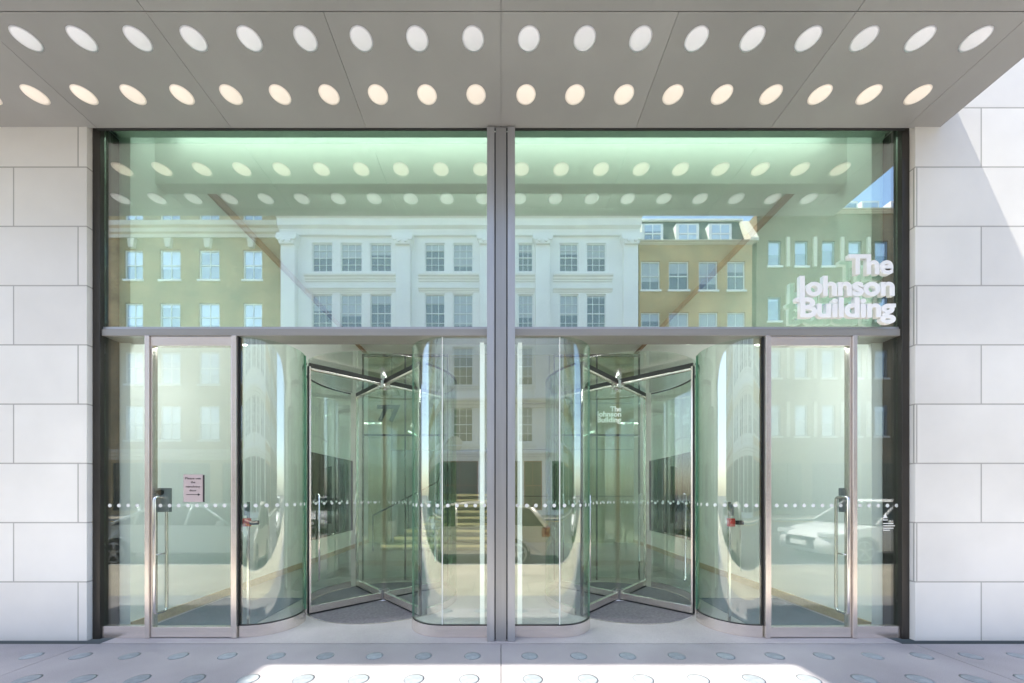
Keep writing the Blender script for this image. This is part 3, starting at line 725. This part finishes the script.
# ---- white stone building
X0, X1 = ox(284), ox(636)
wb = thing('stone_building', 'white stone building with giant pilasters and tall sash windows, reflected in mid glass', 'building', (ox(460), YO, 0))
colsA = [(312, 332.5), (340.5, 362), (370, 391.5), (425, 445), (453, 473), (496, 511), (518, 533), (559.5, 578.5), (586.5, 606)]
rowsA = [(243, 271.5), (294, 332), (347, 385), (407, 442)]
holes = []
for a, b in colsA:
    for c, d in rowsA: holes.append((ox(a), ox(b), oz(d), oz(c)))
shops = [(298, 396), (412, 436), (441, 478), (496, 520), (524, 542), (552, 620)]
for a, b in shops: holes.append((ox(a), ox(b), 0.35, oz(461)))
wall_with_holes(wb, X0, X1, 0, oz(219), YO, holes, 'portland')
for a, b in colsA:
    for k, (c, d) in enumerate(rowsA): window(wb, ox(a), ox(b), oz(d), oz(c), YO, 3, 4 if k == 0 else 4, sill=(k > 0))
for i, (a, b) in enumerate(shops):
    window(wb, ox(a), ox(b), .35, oz(461), YO, 4 if b - a > 50 else 2, 2, 'shopred' if i in (2, 4) else 'shopdark', 'pane_shop', False)
for px in (291, 404.5, 487, 542, 629):
    x = ox(px); hw = .50
    mb = MB(); mb.box(x - hw, x + hw, YO + .002, YO + .42, oz(392), oz(249), .02); mb.box(x - hw - .1, x + hw + .1, YO + .002, YO + .55, oz(400), oz(392) - .002, .03); pil = mb.build('pilaster', 'portland', wb)
    mb = MB(); zc = oz(249)
    mb.prism([(x - hw, zc + .002), (x + hw, zc + .002), (x + hw + .2, zc + .55), (x + hw + .2, zc + .75), (x - hw - .2, zc + .75), (x - hw - .2, zc + .55)], YO + .002, YO + .6, 'Y')
    for sx in (-1, 1):
        mb.cyl((x + sx * (hw + .02), YO + .62, zc + .42), .19, .12, 'Y', 16); mb.cyl((x + sx * .24, YO + .64, zc + .22), .13, .14, 'Y', 12)
    mb.build('capital', 'portland', pil)
cornice(wb, X0 - .2, X1 + .2, YO, oz(237), oz(219) + .25, 1.0)
cornice(wb, X0 - .05, X1 + .05, YO, oz(400) - .55, oz(400) - .01, .7, 'string_course')
cornice(wb, X0 - .05, X1 + .05, YO, oz(459), oz(452), .35, 'shop_fascia')
for a, b in ((306, 397), (419, 479), (494, 536), (553, 612)):
    cornice(wb, ox(a), ox(b), YO, oz(282), oz(276), .38, 'sill_band'); cornice(wb, ox(a), ox(b), YO, oz(292.5), oz(289), .22, 'window_head'); cornice(wb, ox(a), ox(b), YO, oz(390), oz(386), .28, 'sill_band')
    cornice(wb, ox(a), ox(b), YO, oz(449), oz(445), .2, 'sill_band')
mb = MB()
for k in range(38): x = X0 + .3 + k * (X1 - X0 - .6) / 37; mb.box(x - .09, x + .09, YO - .1, YO + .1, oz(219) + .26, oz(213.5)); 
mb.box(X0, X1, YO - .15, YO + .15, oz(213.5) + .001, oz(212)); mb.build('balustrade', 'portland', wb)
mb = MB(); mb.cyl((ox(455), YO + .12, 5.0), .55, .12, 'Y', 24); mb.build('shop_medallion', 'cream', wb)

# ---- stock brick building on the left
lbd = thing('brick_building', 'olive stock brick building with pale string course, reflected in the left bay', 'building', (ox(200), YO, 0))
XL0 = ox(30)
cl = [(125, 143), (160, 180.5), (199, 219.5), (243, 262)]
cl = [(a - 76, b - 76) for a, b in cl[:1]] + [(84, 104)] + cl
rl = [(198, 225), (250, 279.5), (303, 331), (352, 384), (406, 440)]
holes = [(ox(a), ox(b), oz(d), oz(c)) for a, b in cl for c, d in rl]
sl = [(50, 100), (112, 150), (160, 210), (222, 272)]
holes += [(ox(a), ox(b), .3, oz(463)) for a, b in sl]
wall_with_holes(lbd, XL0, X0 - .22, 0, oz(170), YO, holes, 'brick_l')
for a, b in cl:
    for c, d in rl: window(lbd, ox(a), ox(b), oz(d), oz(c), YO, 2, 2, 'wframe', 'pane_blue')
for a, b in sl: window(lbd, ox(a), ox(b), .3, oz(463), YO, 3, 2, 'shopdark', 'pane_shop', False)
cornice(lbd, XL0, X0 - .23, YO, oz(238.5), oz(225.8), .55, 'string_course', 'cream')
for a, b in cl:
    xm = ox((a + b) / 2); mb = MB(); mb.prism([(xm - .16, oz(249)), (xm + .16, oz(249)), (xm + .26, oz(240)), (xm - .26, oz(240))], YO + .002, YO + .22, 'Y'); mb.build('keystone', 'cream', lbd)
cornice(lbd, XL0, X0 - .23, YO, oz(460), oz(450), .4, 'shop_fascia', 'cream')
cornice(lbd, XL0, X0 - .23, YO, oz(170), oz(165), .5, 'parapet', 'cream')

# ---- yellow brick building with slate mansard
XR0, XR1 = X1 + .22, ox(752)
rb = thing('brick_building', 'yellow brick building with white dormers in a slate mansard, reflected right of centre', 'building', (ox(694), YO, 0))
cr_ = [(641, 660), (669, 689), (699, 717.5), (727, 745)]
rr = [(261, 290), (312, 340), (360, 390), (410, 440)]
holes = [(ox(a), ox(b), oz(d), oz(c)) for a, b in cr_ for c, d in rr] + [(ox(642), ox(690), .3, oz(463)), (ox(698), ox(745), .3, oz(463))]
wall_with_holes(rb, XR0, XR1, 0, oz(245), YO, holes, 'brick_r')
for a, b in cr_:
    for c, d in rr: window(rb, ox(a), ox(b), oz(d), oz(c), YO, 2, 2, 'wframe', 'pane')
for a, b in ((642, 690), (698, 745)): window(rb, ox(a), ox(b), .3, oz(463), YO, 3, 2, 'shopred', 'pane_shop', False)
cornice(rb, XR0, XR1, YO, oz(245.2), oz(242.5), .3, 'parapet', 'cream')
cornice(rb, XR0, XR1, YO, oz(460), oz(450), .4, 'shop_fascia', 'cream')
mb = MB(); mb.prism([(YO - .25, oz(242.4)), (YO - 1.1, oz(210.5)), (YO - 8.5, oz(210.5)), (YO - 8.5, oz(242.4))], XR0 + .02, XR1 - .02, 'X'); rf = mb.build('roof', 'slate', rb)
mb = MB(); mb.box(XR0, XR1, YO - 1.25, YO - .95, oz(210.4), oz(208.6)); mb.build('roof_kerb', 'wframe', rf)
for a, b in ((645, 664), (680, 700), (713, 733)):
    mb = MB(); mb.box(ox(a) - .1, ox(b) + .1, YO - 1.2, YO - .33, oz(242), oz(220.5)); dm = mb.build('dormer', 'wframe', rb)
    mb = MB(); mb.box(ox(a) + .1, ox(b) - .1, YO - .34, YO - .31, oz(240.5), oz(222)); mb.build('pane', 'pane_blue', dm)
    mb = MB(); mb.box((ox(a) + ox(b)) / 2 - .03, (ox(a) + ox(b)) / 2 + .03, YO - .32, YO - .27, oz(240.5), oz(222)); mb.box(ox(a) + .1, ox(b) - .1, YO - .318, YO - .275, oz(231.5), oz(230.5)); mb.build('glazing_bar', 'wframe', dm)
mb = MB(); mb.prism([(YO - .1, oz(243)), (YO + .25, oz(243)), (YO + .25, oz(240)), (YO - .8, oz(213)), (YO - 1.3, oz(213))], XR1 - .28, XR1 + .3, 'X'); mb.build('party_wall', 'cream', rb)

# ---- olive brown brick building on the right
XE0, XE1 = XR1 + .32, ox(1035)
eb = thing('brick_building', 'dark olive brick building with narrow windows and rooftop studios, reflected at the right edge', 'building', (ox(850), YO, 0))
ce = [(768, 781), (795, 808), (822, 835), (848.5, 861.5), (875, 888), (902, 915), (929, 942), (956, 969), (983, 996)]
re_ = [(241, 266), (296.5, 321), (350, 378), (405, 436)]
holes = [(ox(a), ox(b), oz(d), oz(c)) for a, b in ce for c, d in re_] + [(ox(a), ox(a + 40), .3, oz(463)) for a in (762, 812, 862, 912, 962)]
wall_with_holes(eb, XE0, XE1, 0, oz(213), YO, holes, 'brick_d')
for a, b in ce:
    for c, d in re_: window(eb, ox(a), ox(b), oz(d), oz(c), YO, 1, 1, 'bframe', 'pane_blue')
for a in (762, 812, 862, 912, 962): window(eb, ox(a), ox(a + 40), .3, oz(463), YO, 3, 2, 'shopdark', 'pane_shop', False)
for a, b in ce:
    mb = MB(); x = ox(b + 6.2); 
    for c, d in re_: mb.box(x - .11, x + .11, YO + .002, YO + .12, oz(d + 1), oz(c - 3))
    mb.build('pilaster_strip', 'cream', eb)
cornice(eb, XE0, XE1, YO, oz(214), oz(211.5), .35, 'parapet', 'cream')
for a, b in ((852, 870), (874, 892), (904, 922), (930, 948)):
    mb = MB(); mb.box(ox(a), ox(b), YO - 3, YO - .9, oz(211), oz(191)); d_ = mb.build('rooftop_studio', 'wframe', eb)
    mb = MB(); mb.box(ox(a) + .12, ox(b) - .12, YO - .91, YO - .88, oz(209.5), oz(193)); mb.build('pane', 'pane_blue', d_)

# ---- street lamp on the far pavement
# ================================================================== CARS
def make_car(name, label, paint, loc, facing, length=4.2, height=1.46, width=1.78, hatch=True):
    """built nose towards -X; facing=-1 keeps it, +1 turns it round"""
    c = thing(name, label, 'car', loc, 'cars parked along the kerb')
    Lh = length / 2; ra = .345; wf = -Lh + .82; wr = Lh - .78; hw = width / 2; zc = .31
    def P(pts, y0, y1, pinch, zp, top=0):
        bm = bmesh.new()
        A = [bm.verts.new((x * (1 if facing < 0 else -1), y0, z)) for x, z in pts]; B = [bm.verts.new((x * (1 if facing < 0 else -1), y1, z)) for x, z in pts]
        return bm, A, B
    def archpts(cx):
        return [(cx + ra * math.cos(math.radians(180 - a)), max(zc + ra * math.sin(math.radians(a)), .19)) for a in range(0, 181, 15)]
    low = [(-Lh + .03, .22)] + archpts(wf) + archpts(wr) + [(Lh - .05, .25), (Lh, .42), (Lh - .02, .80), (Lh - .10, .93), (Lh - .9, .97), (-Lh + 1.35, .93), (-Lh + .55, .80), (-Lh + .12, .66), (-Lh, .48)]
    # body as several width slices so that the sides curve in plan
    ys = [-hw, -hw + .03, -hw + .12, -hw + .4, hw - .4, hw - .12, hw - .03, hw]
    def loft(pts, shrink_end, mat, nm, lean=None, seg=None):
        bm = bmesh.new(); rings = []
        for y in ys:
            e = abs(y) / hw
            ring = []
            for x, z in pts:
                xx = x * (1 - shrink_end * max(0, (e - .55) / .45) ** 2)
                ring.append(bm.verts.new((xx * (1 if facing < 0 else -1), 0, z)))
                v = ring[-1]; yy = y
                if lean: yy = y * lean(z)
                if e > .99: v.co.z = z * .985 + .012
                taper = 1 - .10 * max(0, (abs(x) / Lh - .75) / .25) ** 2
                v.co.y = yy * taper
            rings.append(ring)
        n = len(pts)
        for a, b in zip(rings, rings[1:]):
            for i in range(n):
                f = bm.faces.new((a[i], a[(i + 1) % n], b[(i + 1) % n], b[i]))
        bm.faces.new(rings[0]); bm.faces.new(rings[-1])
        m_ = MB(); m_.bm.free(); m_.bm = bm
        for v in bm.verts: v.co += Vector(loc)
        for f in bm.faces: f.smooth = len(f.verts) == 4
        o = m_.build(nm, mat, c); return o
    body = loft(low, .045, paint, 'body', lambda z: 1 - .05 * max(0, (z - .6) / .35) - .05 * max(0, (.4 - z) / .3))
    if hatch: cab = [(-Lh + 1.12, .935), (-Lh + 1.82, height - .055), (-Lh + 2.35, height - .005), (Lh - 1.05, height - .03), (Lh - .42, height - .13), (Lh - .10, .935)]
    else: cab = [(-Lh + 1.25, .935), (-Lh + 2.0, height - .06), (-Lh + 2.5, height - .01), (Lh - 1.55, height - .04), (Lh - .70, .955)]
    loft(cab, .0, 'car_glass', 'windows', lambda z: .985 - .24 * max(0, (z - .93) / (height - .93)))
    roof = [(p[0], p[1] + .012) for p in cab[1:-1]]; roof = roof + [(p[0], p[1] - .035) for p in reversed(roof)]
    loft(roof, .0, paint, 'roof', lambda z: .99 - .24 * max(0, (z - .93) / (height - .93)))
    # pillars
    fx = (1 if facing < 0 else -1)
    mb = MB()
    n = len(cab)
    for s in (-1, 1):
        def side(p): return Vector((p[0] * fx, s * hw * (.992 - .24 * max(0, (p[1] - .93) / (height - .93))), p[1])) + Vector(loc)
        mb.tube([side(cab[0]), side(cab[1])], .028, 6); mb.tube([side(cab[-2]), side(cab[-1])], .06 if hatch else .04, 6)
        mid = -.05; mb.tube([side((mid, .94)), side((mid - .02, height - .03))], .03, 6)
        mb.tube([side((Lh - 1.25, .95)), side((Lh - 1.2, height - .04))], .03, 6)
    mb.build('pillars', paint, c)
    for s in (-1, 1):
        for x in (wf, wr):
            mb = MB(); mb.cyl((loc[0] + x * fx, loc[1] + s * (hw - .115), loc[2] + zc), .315, .21, 'Y', 32); wh = mb.build('wheel', 'tyre', c)
            mb = MB(); mb.cyl((loc[0] + x * fx, loc[1] + s * (hw - .012), loc[2] + zc), .07, .02, 'Y', 16)
            for k in range(5):
                a = k * 2 * PI / 5 + .3; ca, sa = math.cos(a), math.sin(a)
                mb.tube([(loc[0] + x * fx + .05 * ca, loc[1] + s * (hw - .012), loc[2] + zc + .05 * sa), (loc[0] + x * fx + .21 * ca, loc[1] + s * (hw - .014), loc[2] + zc + .21 * sa)], .028, 6)
            rim = [(loc[0] + x * fx + .22 * math.cos(2 * PI * k / 24), loc[1] + s * (hw - .014), loc[2] + zc + .22 * math.sin(2 * PI * k / 24)) for k in range(24)]
            mb.tube(rim, .022, 6, True); mb.build('rim', 'alloy', wh)
        mb = MB(); xa = (-Lh + .04) * fx; xb = (-Lh + .36) * fx; xa, xb = sorted((xa, xb))
        ya, yb = sorted((loc[1] + s * (hw - .40), loc[1] + s * (hw - .085)))
        mb.box(loc[0] + xa, loc[0] + xb, ya, yb, loc[2] + .60, loc[2] + .73, .03); mb.build('headlight', 'lamp', c)
        mb = MB(); xa, xb = sorted(((Lh - .20) * fx, (Lh - .005) * fx)); ya, yb = sorted((loc[1] + s * (hw - .30), loc[1] + s * (hw - .05)))
        mb.box(loc[0] + xa, loc[0] + xb, ya, yb, loc[2] + .68, loc[2] + .90, .03); mb.build('tail_light', 'taillamp', c)
        mb = MB(); ya, yb = sorted((loc[1] + s * (hw + .01), loc[1] + s * (hw + .15))); xm = loc[0] + (-Lh + 1.42) * fx
        mb.box(xm - .06, xm + .06, ya, yb, loc[2] + .92, loc[2] + 1.05, .03); mb.build('wing_mirror', paint, c)
    mb = MB(); xa, xb = sorted(((-Lh - .012) * fx, (-Lh + .10) * fx)); mb.box(loc[0] + xa, loc[0] + xb, loc[1] - .45, loc[1] + .45, loc[2] + .30, loc[2] + .58, .03); gr = mb.build('grille', 'black', c)
    mb = MB(); xa, xb = sorted(((-Lh - .025) * fx, (-Lh - .013) * fx)); mb.box(loc[0] + xa, loc[0] + xb, loc[1] - .26, loc[1] + .26, loc[2] + .37, loc[2] + .48); mb.build('number_plate', 'plate', gr)
    return c
make_car('parked_car', 'silver hatchback at the kerb, reflected behind the central mullion', 'silver', (-.95, -5.18, -.13), -1, 4.15, 1.47)
make_car('parked_car', 'white car with a dark grille and plate, reflected in the right side door', 'carwhite', (9.95, -5.55, -.13), -1, 4.5, 1.52, hatch=True)
make_car('parked_car', 'blue grey saloon at the kerb, reflected in the left side door', 'carblue', (-7.3, -5.35, -.13), 1, 4.7, 1.42, hatch=False)

b_ = thing('bollard', 'low white waisted bollard at the kerb by the silver hatchback', 'bollard', (1.35, -3.85, 0))
mb = MB(); mb.cyl((1.35, -3.85, .16), .10, .31, seg=24, r2=.05); mb.build('base', 'white', b_)
mb = MB(); mb.cyl((1.35, -3.85, .42), .05, .2, seg=24, r2=.09); mb.build('head', 'white', b_)

# ================================================================== LIGHT, CAMERA
KX, KY = .45, .095
dirv = Vector((KX, KY, -1)).normalized()
sun = bpy.data.lights.new('Sun', 'SUN'); sun.energy = 3.1; sun.angle = math.radians(.8); sun.color = (1.0, .94, .84)
so = bpy.data.objects.new('Sun', sun); COL.objects.link(so); so.rotation_euler = dirv.to_track_quat('-Z', 'Y').to_euler(); so.location = (0, -5, 30)
W = bpy.data.worlds.new('World'); S.world = W; W.use_nodes = True
nt = W.node_tree
for n in list(nt.nodes): nt.nodes.remove(n)
out = nt.nodes.new('ShaderNodeOutputWorld'); bg = nt.nodes.new('ShaderNodeBackground'); sk = nt.nodes.new('ShaderNodeTexSky')
sk.sky_type = 'NISHITA'; sk.sun_disc = False; sk.sun_elevation = math.asin(-dirv.z); sk.sun_rotation = math.atan2(-KX, -KY)
sk.air_density = 1.0; sk.dust_density = 1.5; sk.ozone_density = 1.0
bg.inputs['Strength'].default_value = .15
nt.links.new(sk.outputs[0], bg.inputs[0]); nt.links.new(bg.outputs[0], out.inputs[0])

cam = bpy.data.cameras.new('Camera'); co = bpy.data.objects.new('Camera', cam); COL.objects.link(co)
co.location = (0, -DG, EYE); co.rotation_euler = (PI / 2, 0, 0)
cam.sensor_width = 36; cam.lens = 36 * F / 1024
cam.shift_x = (512 - CX) / 1024; cam.shift_y = (CY - 341.5) / 1024
cam.clip_start = .05; cam.clip_end = 1000
S.camera = co
S.view_settings.view_transform = 'Standard'; S.view_settings.look = 'None'; S.view_settings.gamma = 1; S.view_settings.exposure = 1.92
S.cycles.max_bounces = 12; S.cycles.transparent_max_bounces = 40; S.cycles.diffuse_bounces = 5; S.cycles.glossy_bounces = 6
S.cycles.sample_clamp_indirect = 6
